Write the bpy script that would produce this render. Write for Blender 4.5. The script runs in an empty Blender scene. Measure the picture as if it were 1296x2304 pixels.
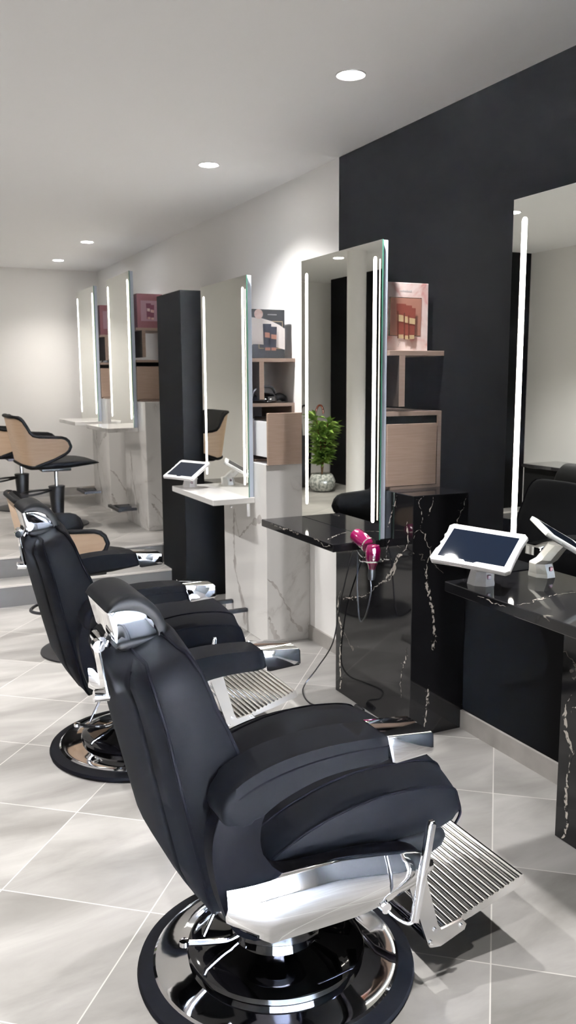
import bpy, bmesh, math, random
from mathutils import Vector, Matrix
random.seed(7)
S = bpy.context.scene
C = bpy.data.collections.new('salon'); S.collection.children.link(C)
PI = math.pi

# ------------------------------------------------------------------ materials
def mat(name, col, rough=.5, metal=0., spec=.5, emit=None, es=1., coat=0., trans=0., ior=1.45):
    m = bpy.data.materials.new(name); m.use_nodes = True
    b = m.node_tree.nodes['Principled BSDF']
    b.inputs['Base Color'].default_value = (*col, 1); b.inputs['Roughness'].default_value = rough
    b.inputs['Metallic'].default_value = metal; b.inputs['Specular IOR Level'].default_value = spec
    b.inputs['Coat Weight'].default_value = coat; b.inputs['Coat Roughness'].default_value = .05
    b.inputs['Transmission Weight'].default_value = trans; b.inputs['IOR'].default_value = ior
    if emit: b.inputs['Emission Color'].default_value = (*emit, 1); b.inputs['Emission Strength'].default_value = es
    return m
def nodes(m): return m.node_tree.nodes, m.node_tree.links, m.node_tree.nodes['Principled BSDF']
def ramp(m, fac, stops, x=0):
    N, L, b = nodes(m); r = N.new('ShaderNodeValToRGB'); e = r.color_ramp.elements
    e[0].position, e[0].color = stops[0][0], (*stops[0][1], 1)
    e[1].position, e[1].color = stops[-1][0], (*stops[-1][1], 1)
    for p, c in stops[1:-1]:
        k = e.new(p); k.color = (*c, 1)
    L.new(fac, r.inputs['Fac']); return r.outputs['Color']
def texco(m, scale=(1,1,1), rot=(0,0,0), loc=(0,0,0)):
    N, L, b = nodes(m); g = N.new('ShaderNodeNewGeometry'); mp = N.new('ShaderNodeMapping')
    mp.inputs['Scale'].default_value = scale; mp.inputs['Rotation'].default_value = rot; mp.inputs['Location'].default_value = loc
    L.new(g.outputs['Position'], mp.inputs['Vector']); return mp.outputs['Vector']
def noise(m, vec, scale, detail=4, dist=0., rough=.5):
    N, L, b = nodes(m); n = N.new('ShaderNodeTexNoise'); n.inputs['Scale'].default_value = scale
    n.inputs['Detail'].default_value = detail; n.inputs['Distortion'].default_value = dist; n.inputs['Roughness'].default_value = rough
    L.new(vec, n.inputs['Vector']); return n.outputs['Fac']
def math_(m, op, a, b_=None, c=None):
    N, L, b = nodes(m); n = N.new('ShaderNodeMath'); n.operation = op
    for i, v in enumerate((a, b_, c)):
        if v is None: continue
        if isinstance(v, (int, float)): n.inputs[i].default_value = v
        else: L.new(v, n.inputs[i])
    return n.outputs[0]
def mix(m, fac, a, b_):
    N, L, b = nodes(m); n = N.new('ShaderNodeMix'); n.data_type = 'RGBA'
    for k, v in ((0, fac), (6, a), (7, b_)):
        if isinstance(v, (int, float)): n.inputs[k].default_value = v
        elif isinstance(v, tuple): n.inputs[k].default_value = (*v, 1)
        else: L.new(v, n.inputs[k])
    return n.outputs[2]
def setcol(m, out): N, L, b = nodes(m); L.new(out, b.inputs['Base Color'])
def bump(m, h, strength=.2, dist=.002):
    N, L, b = nodes(m); n = N.new('ShaderNodeBump'); n.inputs['Strength'].default_value = strength
    n.inputs['Distance'].default_value = dist; L.new(h, n.inputs['Height']); L.new(n.outputs['Normal'], b.inputs['Normal'])

M = {}
M['white_wall'] = mat('white_wall', (.86,.85,.84), .75)
bump(M['white_wall'], noise(M['white_wall'], texco(M['white_wall']), 180, 2), .08)
M['ceiling'] = mat('ceiling_paint', (.90,.90,.90), .7)
M['black_wall'] = mat('black_wall', (.0045,.0045,.005), .8, spec=.08)
bump(M['black_wall'], noise(M['black_wall'], texco(M['black_wall']), 200, 2), .08)
M['black_panel'] = mat('black_panel', (.0055,.0055,.006), .65, spec=.1)
# floor tiles: square grid .456 m, rotated
def tile_mat(name, ground, ox=1.999, oy=-.885, T=.456, base=((.215,.207,.197),(.315,.306,.294),(.43,.42,.407)), grout=(.58,.565,.54)):
    m = mat(name, (.4,.4,.4), .33, spec=.45); N, L, b = nodes(m)
    g = N.new('ShaderNodeNewGeometry'); sp = N.new('ShaderNodeSeparateXYZ'); L.new(g.outputs['Position'], sp.inputs[0])
    a = math.radians(50.5)
    def proj(cx, cy, off):
        u = math_(m, 'ADD', math_(m, 'MULTIPLY', sp.outputs[0], cx), math_(m, 'MULTIPLY', sp.outputs[1], cy))
        return math_(m, 'DIVIDE', math_(m, 'SUBTRACT', u, off - 20*T), T)
    u = proj(math.cos(a), math.sin(a), ox); v = proj(math.sin(a), -math.cos(a), oy)
    def edge(w):
        f = math_(m, 'FRACT', w); d = math_(m, 'MINIMUM', f, math_(m, 'SUBTRACT', 1., f)); return math_(m, 'LESS_THAN', d, .0042)
    gr = math_(m, 'MAXIMUM', edge(u), edge(v))
    cell = N.new('ShaderNodeCombineXYZ'); L.new(math_(m, 'FLOOR', u), cell.inputs[0]); L.new(math_(m, 'FLOOR', v), cell.inputs[1])
    wn = N.new('ShaderNodeTexWhiteNoise'); L.new(cell.outputs[0], wn.inputs['Vector'])
    va = N.new('ShaderNodeVectorMath'); va.operation = 'MULTIPLY_ADD'
    L.new(wn.outputs['Color'], va.inputs[0]); va.inputs[1].default_value = (9,9,9); L.new(texco(m, (1,1.0,1)), va.inputs[2])
    mp = N.new('ShaderNodeMapping'); mp.inputs['Rotation'].default_value = (0,0,-.68); mp.inputs['Scale'].default_value = (.55,1.7,1)
    L.new(va.outputs[0], mp.inputs['Vector'])
    n1 = noise(m, mp.outputs[0], 2.6, 7, .7, .58)
    col = ramp(m, n1, [(.28, base[0]), (.5, base[1]), (.75, base[2])])
    tint = math_(m, 'MULTIPLY_ADD', wn.outputs['Value'], .10, .95)
    hs = N.new('ShaderNodeHueSaturation'); L.new(col, hs.inputs['Color']); L.new(tint, hs.inputs['Value'])
    setcol(m, mix(m, gr, hs.outputs['Color'], grout))
    L.new(math_(m, 'MULTIPLY_ADD', n1, .2, .26), b.inputs['Roughness'])
    bump(m, math_(m, 'SUBTRACT', 1., gr), .25, .001)
    return m
M['floor'] = tile_mat('grey_floor_tile', True)
M['baseboard'] = mat('baseboard_tile', (.30,.29,.28), .4)
setcol(M['baseboard'], ramp(M['baseboard'], noise(M['baseboard'], texco(M['baseboard']), 7, 5), [(.3,(.30,.285,.265)),(.7,(.42,.40,.38))]))
M['riser'] = mat('dark_riser_grey', (.14,.137,.131), .5)  # plain grey, darker than the tread tile
M['nosing'] = mat('step_nosing', (.62,.60,.57), .4)
# oak
def wood(name, c1, c2, sc=(2,2,60)):
    m = mat(name, c1, .5, spec=.35); v = texco(m, sc); n = noise(m, v, 3, 5, .4)
    setcol(m, ramp(m, n, [(.3, c1), (.7, c2)])); return m
M['oak'] = wood('light_oak', (.37,.265,.205), (.43,.315,.25), (3,3,70))
M['oak_v'] = wood('light_oak_edge', (.30,.22,.18), (.35,.26,.215), (3,3,70))
M['ply'] = wood('bent_plywood', (.46,.33,.23), (.52,.38,.27), (2,2,25))
M['dark_ply'] = mat('dark_brown_board', (.045,.036,.033), .5)
M['gap_shade'] = mat('gap_shade_black', (.003,.003,.003), .8, spec=.05)
# marbles
def black_marble(name):
    m = mat(name, (.012,.012,.013), .06, spec=.5); N, L, b = nodes(m); v = texco(m)
    n = N.new('ShaderNodeTexNoise'); n.inputs['Scale'].default_value = 2.3; n.inputs['Detail'].default_value = 8; n.inputs['Distortion'].default_value = .4
    L.new(v, n.inputs['Vector']); d = math_(m, 'ABSOLUTE', math_(m, 'SUBTRACT', n.outputs['Fac'], .5))
    mask = noise(m, v, 5, 3); mm = math_(m, 'GREATER_THAN', mask, .62)
    f = math_(m, 'MULTIPLY', math_(m, 'LESS_THAN', d, .0022), mm)
    setcol(m, mix(m, math_(m, 'MULTIPLY', f, .35), (.012,.012,.014), (.42,.38,.34))); return m
M['bmarble'] = black_marble('black_marble')
M['vein'] = mat('marble_vein', (.50,.45,.41), .12)
setcol(M['vein'], ramp(M['vein'], noise(M['vein'], texco(M['vein']), 70, 3), [(.44,(.012,.012,.013)),(.53,(.62,.57,.52))]))
def white_marble(name):
    m = mat(name, (.7,.69,.68), .08, spec=.5); v = texco(m, (1,1,1), (.3,.4,.2))
    n = noise(m, v, 1.5, 6, .9, .55); d = math_(m, 'ABSOLUTE', math_(m, 'SUBTRACT', n, .5))
    c = ramp(m, d, [(0., (.42,.40,.39)), (.012, (.60,.585,.57)), (.05, (.72,.71,.70))])
    n2 = noise(m, v, 1.1, 3); fac = ramp(m, n2, [(.5, (0,0,0)), (.62, (1,1,1))])
    setcol(m, mix(m, fac, (.72,.71,.70), c)); return m
M['wmarble'] = white_marble('white_marble')
M['wvein'] = mat('grey_vein', (.45,.42,.41), .1)
setcol(M['wvein'], ramp(M['wvein'], noise(M['wvein'], texco(M['wvein']), 14, 4), [(.35,(.40,.375,.365)),(.7,(.62,.60,.585))]))
# metal, leather, etc.
M['chrome'] = mat('chrome', (.86,.86,.87), .05, 1.)
M['satin'] = mat('polished_steel', (.78,.77,.75), .16, 1.)
M['gloss_black'] = mat('gloss_black', (.006,.006,.008), .04, spec=.6, coat=.6)
M['dark_chrome'] = mat('dark_chrome', (.10,.10,.12), .06, 1.)
M['leather'] = mat('black_leather', (.0045,.0046,.0056), .64, spec=.035)
bump(M['leather'], noise(M['leather'], texco(M['leather']), 420, 3), .12, .001)
M['leather2'] = mat('smooth_black_leather', (.005,.005,.0055), .55, spec=.08)
M['piping'] = mat('leather_piping', (.002,.002,.003), .7, spec=.03)
M['rubber'] = mat('black_rubber', (.004,.004,.005), .65, spec=.07)
M['black_metal'] = mat('black_metal', (.012,.012,.014), .42, spec=.5)
M['black_shell'] = mat('satin_side_panel', (.003,.003,.004), .5, spec=.015)
M['mirror'] = mat('mirror_silver', (.86,.875,.83), .0, 1.)
M['glass_edge'] = mat('green_glass_edge', (.10,.30,.22), .15, spec=.6)
M['alu'] = mat('aluminium_housing', (.62,.68,.80), .4, .0)
M['led'] = mat('led_strip', (1,1,1), .5, emit=(1,.94,.84), es=3)
M['led_reflection'] = mat('painted_led_reflection', (1,1,1), .5, emit=(1,.86,.50), es=.13)
M['lamp'] = mat('downlight_diffuser', (1,1,1), .5, emit=(1,.97,.92), es=14)
M['white_plastic'] = mat('white_plastic', (.82,.82,.84), .3)
M['maroon'] = mat('maroon_port', (.06,.01,.02), .3)
M['screen'] = mat('tablet_screen', (.006,.011,.024), .02, spec=.4)
M['text'] = mat('grey_print', (.45,.42,.42), .5)
M['magenta'] = mat('magenta_plastic', (.24,.002,.075), .12, spec=.6, coat=.7)
M['cable'] = mat('black_cable', (.012,.012,.014), .4)
M['trim_white'] = mat('white_trim_ring', (.8,.8,.8), .4)
# printed boxes
def pinkmarble(name, a, b_, c):
    m = mat(name, a, .35); v = texco(m, (1,1,1), (.5,.2,.8)); n = noise(m, v, 9, 5, 1.2)
    setcol(m, ramp(m, n, [(.36, c), (.46, a), (.6, b_)])); return m
M['pinkmarble'] = pinkmarble('pink_marble_print', (.72,.55,.52), (.80,.68,.66), (.62,.30,.28))
M['copper'] = mat('copper_print', (.38,.185,.14), .35)
M['rust'] = mat('rust_tube_print', (.22,.06,.045), .35)
M['rust_dark'] = mat('dark_tube_print', (.10,.03,.02), .35)
M['gold'] = mat('gold_print', (.52,.40,.24), .3)
M['foil'] = mat('gold_foil', (.85,.62,.42), .2, 1.)
M['black_card'] = mat('black_card', (.016,.017,.021), .4)
M['white_print'] = mat('white_print', (.70,.66,.65), .45)
M['navy_print'] = mat('navy_tube_print', (.02,.022,.035), .35)
M['rose'] = mat('rose_card', (.28,.115,.135), .4)
M['rose_light'] = mat('pale_rose_print', (.48,.30,.36), .4)
M['plum'] = mat('plum_print', (.20,.06,.10), .4)
M['leaf'] = mat('leaf', (.10,.22,.035), .5)
setcol(M['leaf'], ramp(M['leaf'], noise(M['leaf'], texco(M['leaf']), 14, 2), [(.35,(.09,.20,.03)),(.65,(.34,.50,.12))]))
M['stem'] = mat('plant_stem', (.16,.08,.03), .6)
M['pot'] = mat('grey_glass_pot', (.42,.45,.43), .12, spec=.7)
setcol(M['pot'], ramp(M['pot'], noise(M['pot'], texco(M['pot']), 40, 3), [(.4,(.25,.28,.27)),(.6,(.62,.64,.62))]))
M['copper_red'] = mat('red_brown_wood', (.22,.06,.03), .35)
M['window_glass'] = mat('window_glass', (1,1,1), 0., trans=1., ior=1.01)
M['exterior'] = mat('street_paving', (.72,.72,.71), .8)

# ------------------------------------------------------------------ mesh helpers
def new(): return bmesh.new()
def bx(bm, lo, hi, bev=0., seg=2):
    lo, hi = Vector(lo), Vector(hi)
    vs = [bm.verts.new((x, y, z)) for x in (lo.x, hi.x) for y in (lo.y, hi.y) for z in (lo.z, hi.z)]
    F = [(0,1,3,2),(4,6,7,5),(0,4,5,1),(2,3,7,6),(0,2,6,4),(1,5,7,3)]
    fs = [bm.faces.new([vs[i] for i in f]) for f in F]
    if bev > 0:
        es = list({e for f in fs for e in f.edges})
        bmesh.ops.bevel(bm, geom=es, offset=bev, segments=seg, affect='EDGES', profile=.5)
    return bm
def loft(bm, secs, caps=True, closed=True):
    rings = [[bm.verts.new(p) for p in s] for s in secs]; n = len(rings[0])
    for a, b in zip(rings, rings[1:]):
        for i in range(n if closed else n-1):
            j = (i+1) % n
            bm.faces.new((a[i], a[j], b[j], b[i]))
    if caps and closed:
        bm.faces.new(rings[0][::-1]); bm.faces.new(rings[-1])
    return bm
def lathe(bm, prof, n=64, c=(0,0,0), caps=True):
    secs = [[(c[0]+r*math.cos(2*PI*i/n), c[1]+r*math.sin(2*PI*i/n), c[2]+z) for i in range(n)] for r, z in prof]
    return loft(bm, secs, caps)
def smoothpath(P, k=6):
    P = [Vector(p) for p in P]; out = []
    for i in range(len(P)-1):
        p0 = P[max(i-1,0)]; p1 = P[i]; p2 = P[i+1]; p3 = P[min(i+2, len(P)-1)]
        for j in range(k):
            t = j/k; out.append(.5*((2*p1)+(-p0+p2)*t+(2*p0-5*p1+4*p2-p3)*t*t+(-p0+3*p1-3*p2+p3)*t**3))
    out.append(P[-1]); return out
def tube(bm, P, r, n=10, closed=False, flat=1.):
    P = [Vector(p) for p in P]; R = r if isinstance(r, (list, tuple)) else [r]*len(P); secs = []
    t = (P[1]-P[0]).normalized(); up = Vector((0,0,1)) if abs(t.z) < .9 else Vector((1,0,0)); nrm = t.cross(up).normalized()
    for i, p in enumerate(P):
        if closed: t = (P[(i+1) % len(P)]-P[i-1]).normalized()
        else: t = ((P[min(i+1, len(P)-1)]-P[max(i-1, 0)])).normalized()
        nrm = (nrm - t*nrm.dot(t)).normalized(); b = t.cross(nrm)
        secs.append([p+(nrm*math.cos(2*PI*k/n)*flat+b*math.sin(2*PI*k/n))*R[i] for k in range(n)])
    if closed: secs.append(secs[0])
    return loft(bm, secs, not closed)
def prism(bm, poly, ax, lo, hi, bev=0., seg=2):
    """poly in the two axes other than ax (in xyz order), extruded lo..hi along ax"""
    def P(u, v, w):
        return {'x': (w,u,v), 'y': (u,w,v), 'z': (u,v,w)}[ax]
    a = [bm.verts.new(P(u,v,lo)) for u, v in poly]; b = [bm.verts.new(P(u,v,hi)) for u, v in poly]; n = len(poly)
    fs = [bm.faces.new(a[::-1]), bm.faces.new(b)] + [bm.faces.new((a[i], a[(i+1)%n], b[(i+1)%n], b[i])) for i in range(n)]
    if bev > 0:
        es = list(set(fs[0].edges) | set(fs[1].edges))
        bmesh.ops.bevel(bm, geom=es, offset=bev, segments=seg, affect='EDGES', profile=.5)
    return bm
def ell(poly_pts, k=5): return [(p.x, p.y) for p in smoothpath([(a, b, 0) for a, b in poly_pts], k)]
def obj(name, bm, m, parent=None, smooth=True, ang=35, loc=(0,0,0), rot=(0,0,0)):
    bmesh.ops.remove_doubles(bm, verts=bm.verts, dist=1e-6)
    bmesh.ops.recalc_face_normals(bm, faces=bm.faces)
    me = bpy.data.meshes.new(name); bm.to_mesh(me); bm.free()
    for k in (m if isinstance(m, (list, tuple)) else [m]): me.materials.append(k)
    if smooth:
        me.shade_smooth()
        try: me.set_sharp_from_angle(angle=math.radians(ang))
        except Exception: pass
    o = bpy.data.objects.new(name, me); C.objects.link(o); o.location = loc; o.rotation_euler = rot
    if parent: o.parent = parent
    return o
def tag(o, label, cat, group=None):
    o['label'] = label; o['category'] = cat
    if group: o['group'] = group
    return o
def thing(name, label, cat, loc=(0,0,0), rz=0., group=None):
    o = bpy.data.objects.new(name, None); C.objects.link(o); o.location = loc; o.rotation_euler = (0,0,rz); o.empty_display_size = .1
    return tag(o, label, cat, group)
def struct(name, bm, m, parent=None, smooth=False):
    o = obj(name, bm, m, parent, smooth)
    if not parent: o['kind'] = 'structure'
    return o
def dup(root, loc, rz=None, label=None, group=None):
    r = root.copy(); C.objects.link(r); r.location = loc
    if rz is not None: r.rotation_euler = (0,0,rz)
    if label: r['label'] = label
    if group: r['group'] = group
    for ch in list(root.children):
        c = ch.copy(); C.objects.link(c); c.parent = r
        for g in list(ch.children):
            d = g.copy(); C.objects.link(d); d.parent = c
    return r
def ribbon(bm, pts, w, n, off, mi, seed=1, fork=True):
    """marble vein: thin irregular strip lying on a face. pts 3-D, n = face normal"""
    rnd = random.Random(seed); n = Vector(n); P = [Vector(p) for p in pts]; Q = []
    for a, b in zip(P, P[1:]):
        L = (b-a).length; k = max(2, int(L/.012))
        for j in range(k):
            q = a.lerp(b, j/k); s = (b-a).normalized().cross(n)
            Q.append(q + s*rnd.uniform(-.5,.5)*.010)
    Q.append(P[-1]); prev = None; wd = w
    for i, q in enumerate(Q):
        t = (Q[min(i+1, len(Q)-1)]-Q[max(i-1,0)]).normalized(); s = t.cross(n)
        wd = max(w*.25, min(w*2.2, wd + rnd.uniform(-.7,.7)*w))
        if i in (0, len(Q)-1): wd = .0006
        cur = (bm.verts.new(q+s*wd/2+n*off), bm.verts.new(q-s*wd/2+n*off))
        if prev:
            f = bm.faces.new((prev[0], prev[1], cur[1], cur[0])); f.material_index = mi
        prev = cur
        if fork and rnd.random() < .3:
            d = (t*rnd.uniform(-1,1)+s*rnd.choice((-1,1))).normalized(); L = rnd.uniform(.008,.022)
            a = q; m1 = q+d*L*.5+s*.002; e = q+d*L
            vs = [bm.verts.new(a+n*off+s*.0012), bm.verts.new(m1+n*off+s*.001), bm.verts.new(e+n*off), bm.verts.new(m1+n*off-s*.001)]
            try: f = bm.faces.new(vs); f.material_index = mi
            except Exception: pass

# ------------------------------------------------------------------ the room
W = 2.13; LW = -1.6; H = 2.505; YB = 8.75; YF = -1.8; PZ = .28
struct('floor', bx(new(), (LW-.1, YF-.1, -.08), (W+.1, 5.62, 0)), M['floor'])
t = bx(new(), (LW-.1, 5.60, -.08), (W+.1, 5.86, .14))
struct('trim_1', t, M['floor'])
struct('trim_2', bx(new(), (LW-.1, 5.83, .0), (W+.1, YB+.1, PZ)), M['floor'])
struct('trim_3', bx(new(), (LW, 5.594, .128), (W, 5.602, .1405)), M['nosing'])
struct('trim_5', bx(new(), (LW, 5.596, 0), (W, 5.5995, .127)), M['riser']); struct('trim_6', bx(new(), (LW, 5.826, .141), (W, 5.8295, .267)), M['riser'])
struct('trim_4', bx(new(), (LW, 5.824, .268), (W, 5.832, .2805)), M['nosing'])
struct('ceiling', bx(new(), (LW-.1, YF-.1, H), (W+.1, YB+.1, H+.08)), M['ceiling'])
bm = new(); bx(bm, (W, 3.82, -.08), (W+.1, YB+.1, H+.02)); struct('wall_right', bm, M['white_wall'])
struct('wall_right', bx(new(), (W, YF, -.08), (W+.1, 3.82, H+.02)), M['black_wall'])
struct('wall_back', bx(new(), (LW-.1, YB, 0), (W+.1, YB+.1, H+.02)), M['white_wall'])
struct('wall_left', bx(new(), (LW-.1, YF, -.08), (LW, YB+.1, H+.02)), M['white_wall'])
bm = new()
bx(bm, (LW-.1, YF-.1, -.08), (-1.5, YF, H+.02)); bx(bm, (2.03, YF-.1, -.08), (W+.1, YF, H+.02)); bx(bm, (-1.5, YF-.1, 2.42), (2.03, YF, H+.02))
struct('wall_front', bm, M['white_wall'])
bm = new()
for x in (-1.5, -.35, .85, 1.99): bx(bm, (x, YF-.07, 0), (x+.04, YF-.03, 2.42))
bx(bm, (-1.5, YF-.07, 2.38), (2.03, YF-.03, 2.42)); bx(bm, (-1.5, YF-.07, 0), (2.03, YF-.03, .08))
wf = struct('window_1', bm, M['black_metal'])
struct('window_pane', bx(new(), (-1.48, YF-.052, .08), (2.01, YF-.048, 2.38)), M['window_glass'], wf)
struct('floor', bx(new(), (-4, YF-1.6, -.14), (4, YF-.1, -.08)), M['exterior'])  # unseen paving, kept short so the glow below the horizon gets in
struct('baseboard_right', bx(new(), (W-.012, 1.92, 0), (W, 2.745, .078)), M['baseboard'])
struct('baseboard_right', bx(new(), (W-.012, 3.362, 0), (W, 4.132, .078)), M['baseboard'])
struct('baseboard_back', bx(new(), (LW, YB-.012, PZ), (W, YB, PZ+.08)), M['baseboard'])
struct('baseboard_left', bx(new(), (LW, YF, 0), (LW+.012, 5.6, .078)), M['baseboard'])
# black built-in block and pier
struct('wall_left', bx(new(), (LW, 6.0, 0), (-.96, 8.46, H)), M['black_wall'])
pier = thing('tall_cabinet', 'tall matt black cabinet column between the white marble stations at the steps', 'cabinet', (1.8, 5.28, 0))
obj('body', bx(new(), (0,0,0), (.33, .49, 2.0), .002, 1), M['black_panel'], pier)
# round white pillar seen in the mirror
bm = new(); lathe(bm, [(.082,0),(.082,H-PZ)], 40); tag(obj('pillar', bm, M['white_wall'], loc=(-.14,6.5,PZ)), 'round white floor to ceiling pillar mirrored beside black block', 'pillar')
bench = thing('low_cabinet', 'long low black cabinet along the white wall, seen in nearest mirror', 'cabinet', (LW, 1.2, 0))
obj('body', bx(new(), (0.002,0,0), (.36, 4.385, .70), .004, 1), M['black_panel'], bench)
obj('worktop', bx(new(), (0.002,-.02,.70), (.39, 4.388, .73), .004, 1), M['gloss_black'], bench)

# ------------------------------------------------------------------ downlights
DL = [(1.607,1.4,'round ceiling downlight over the nearest barber chair, above the top right corner'),
      (1.607,2.80,'nearest round ceiling downlight, beside top of the black wall'),
      (1.607,4.22,'second round ceiling downlight from camera, above middle mirrors'),
      (1.607,6.91,'third round ceiling downlight from camera, over the raised floor'),
      (1.607,8.06,'farthest round ceiling downlight, near the back wall'),
      (-.19,4.58,'round ceiling downlight mirrored at the top of the rightmost mirror'),
      (-.19,6.91,'round ceiling downlight mirrored in the black marble station mirror'),
      (-.19,2.3,'round ceiling downlight over the entrance side of the room'),
      (-.19,.4,'round ceiling downlight near the shop window')]
for x, y, lab in DL:
    t = thing('downlight', lab, 'ceiling light', (x, y, H), group='recessed ceiling downlights')
    obj('trim_ring', lathe(new(), [(.043,-.0005),(.052,-.004),(.054,-.001),(.054,.0),(.043,0)], 40, caps=False), M['trim_white'], t)
    obj('diffuser', lathe(new(), [(.0005,-.003),(.043,-.003),(.043,-.0005),(.0005,-.0005)], 32), M['lamp'], t)
    l = bpy.data.lights.new('downlight_lamp', 'SPOT'); l.energy = (32 if x > 0 else (50 if y < 3 else 85)) if y < 5.5 else (14 if x > 0 else 40); l.spot_size = math.radians(125); l.spot_blend = .95
    l.shadow_soft_size = .04; l.color = (1,.975,.95)
    if y > 5.5: l.color = (1,.94,.87)
    o = bpy.data.objects.new('lamp', l); C.objects.link(o); o.parent = t; o.location = (0,0,-.012)

# ------------------------------------------------------------------ stations
BX = 1.866; MX = 1.83
V1 = dict(
 L=[[(.572,.489),(.599,.435),(.591,.368),(.557,.309),(.576,.201),(.569,.099),(.561,.053),(.588,.004)],
    [(.572,.441),(.499,.475),(.423,.49),(.326,.531),(.268,.576),(.212,.607),(.169,.646),(.132,.69),(.106,.731),(.055,.764),(.031,.803),(.04,.888)],
    [(.212,.607),(.147,.639),(.116,.699)],[(.113,.982),(.138,.938),(.163,.881),(.179,.843)],[(.167,.803),(.188,.752),(.192,.703)],
    [(.028,.379),(.032,.336),(.062,.266),(.071,.208),(.064,.155)]],
 N=[[(.05,.987),(.02,.966),(.037,.937),(.041,.902),(.032,.863),(.004,.849),(.004,.826)],
    [(.032,.863),(.056,.838),(.064,.803),(.086,.766),(.07,.715),(.068,.651),(.083,.59),(.098,.535),(.111,.456),(.11,.353)],
    [(.092,.216),(.087,.162),(.078,.096),(.072,.035)],[(.094,.984),(.084,.95),(.065,.906)],[(.258,.979),(.235,.928),(.202,.861)]])
V2 = dict(
 N=[[(.004,.375),(.054,.318),(.097,.237),(.135,.18),(.147,.125),(.217,.045)],[(.012,.16),(.027,.088),(.07,.006)]],
 L=[[(.461,.698),(.466,.575),(.463,.452),(.451,.33),(.384,.22),(.326,.123),(.314,.027)],[(.461,.698),(.388,.538),(.205,.645),(.063,.695)]])
def marble_box(y, z, m, vm, veins, wid, label, hz=.993):
    bm = new(); bx(bm, (0,0,0), (W-BX-.002, .617, hz), .002, 1)
    if veins:
        for i, p in enumerate(veins['L']): ribbon(bm, [(0,a,b) for a,b in p], wid, (-1,0,0), .0006, 1, 3+i, wid < .02)
        for i, p in enumerate(veins['N']): ribbon(bm, [(a,0,b) for a,b in p], wid, (0,-1,0), .0006, 1, 23+i, wid < .02)
    o = obj('marble_plinth', bm, [m, vm], loc=(BX,y,z), smooth=False); return tag(o, label, 'plinth', 'marble station plinths')
marble_box(1.302, 0, M['bmarble'], M['vein'], V1, .007, 'black marble plinth at the right edge, under the nearest ledge')
marble_box(2.745, 0, M['bmarble'], M['vein'], V1, .007, 'glossy black marble plinth with white veins under the wooden cabinet, centre right')
marble_box(4.132, 0, M['wmarble'], M['wvein'], V2, .022, 'white marble plinth with grey veins below the pulled-out drawer')
marble_box(6.35, PZ, M['wmarble'], M['wvein'], dict(L=[[(.45,.6),(.4,.35),(.25,.1)]], N=[[(.03,.3),(.12,.2),(.24,.04)],[(.03,.22),(.16,.02)]]), .016, 'white marble plinth on the raised floor, beside black column')
marble_box(7.5, PZ, M['wmarble'], M['wvein'], V2, .022, 'farthest white marble plinth near the back wall')

def ledge(y, z, m, vm, label, veins=(), edges=()):
    bm = new(); bx(bm, (1.62,y,z-.033), (MX+.036, y+.70, z), .0025, 1)
    for i, p in enumerate(veins): ribbon(bm, [(a,b,z) for a,b in p], .007, (0,0,1), .0006, 1, 40+i)
    for i, p in enumerate(edges): ribbon(bm, [(1.62,b,c) for b,c in p], .007, (-1,0,0), .0006, 1, 60+i)
    return tag(obj('station_ledge', bm, [m, vm], smooth=False), label, 'shelf', 'marble ledges under the mirrors')
ledge(1.50, .80, M['bmarble'], M['vein'], 'nearest black marble ledge with tablet on it, right edge',
      [[(1.63,1.866),(1.679,1.864),(1.745,1.888),(1.803,1.903),(1.826,1.912)],[(1.69,1.862),(1.72,1.89),(1.76,1.886)]], [[(1.9,.79),(1.95,.785),(2.03,.79)]])
ledge(2.945, .79, M['bmarble'], M['vein'], 'black marble ledge beneath mirror, magenta hair dryer at its end',
      [[(1.64,3.033),(1.70,3.09),(1.777,3.148),(1.802,3.151)]], [[(3.11,.785),(3.065,.787),(3.024,.772),(2.964,.78)],[(3.56,.787),(3.45,.78),(3.36,.787),(3.25,.783)]])
ledge(4.285, .80, M['wmarble'], M['wvein'], 'white marble ledge holding the smaller tablet, in front of black column')
ledge(6.55, .80+PZ-.01, M['wmarble'], M['wvein'], 'white marble ledge on the raised floor, nearer of the two')
ledge(7.71, .80+PZ-.01, M['wmarble'], M['wvein'], 'farthest white marble ledge, beside the back wall')

def mirror(y, z, label):
    t = thing('mirror', label, 'mirror', (MX, y, z), group='tall mirrors with light strips')
    w = .70; h = 1.188
    obj('housing', bx(new(), (.007,.012,.0), (.035, w-.012, h), .0015, 1), M['alu'], t, smooth=False)
    bm = new(); bx(bm, (0,0,0), (.006, w, h))
    for f in bm.faces:
        f.material_index = 0 if f.normal.x < -.5 or abs(f.calc_center_median().x) < 1e-5 else 1
    obj('glass', bm, [M['mirror'], M['glass_edge']], t, smooth=False)
    for yy in (.052, w-.052):
        bm = new(); pts = []
        for k in range(9): a = PI*k/8; pts.append((yy+.0115*math.cos(a), 1.118+.0115*math.sin(a)))
        for k in range(9): a = PI+PI*k/8; pts.append((yy+.0115*math.cos(a), .076+.0115*math.sin(a)))
        prism(bm, pts, 'x', -.0012, .0)
        obj('light_strip', bm, M['led'], t, smooth=False)
    obj('led_reflection_strip', bx(new(), (-.0008,.012,.08), (0,.020,1.115)), M['led_reflection'], t, smooth=False)  # emissive strip added for the LED's reflection in the glass edge
    return t
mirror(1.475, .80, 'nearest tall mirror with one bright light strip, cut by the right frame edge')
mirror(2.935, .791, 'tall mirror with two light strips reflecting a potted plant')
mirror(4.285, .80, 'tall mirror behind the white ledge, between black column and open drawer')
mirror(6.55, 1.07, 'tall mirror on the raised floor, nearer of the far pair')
mirror(7.71, 1.07, 'farthest tall mirror, beside the back wall')

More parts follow.
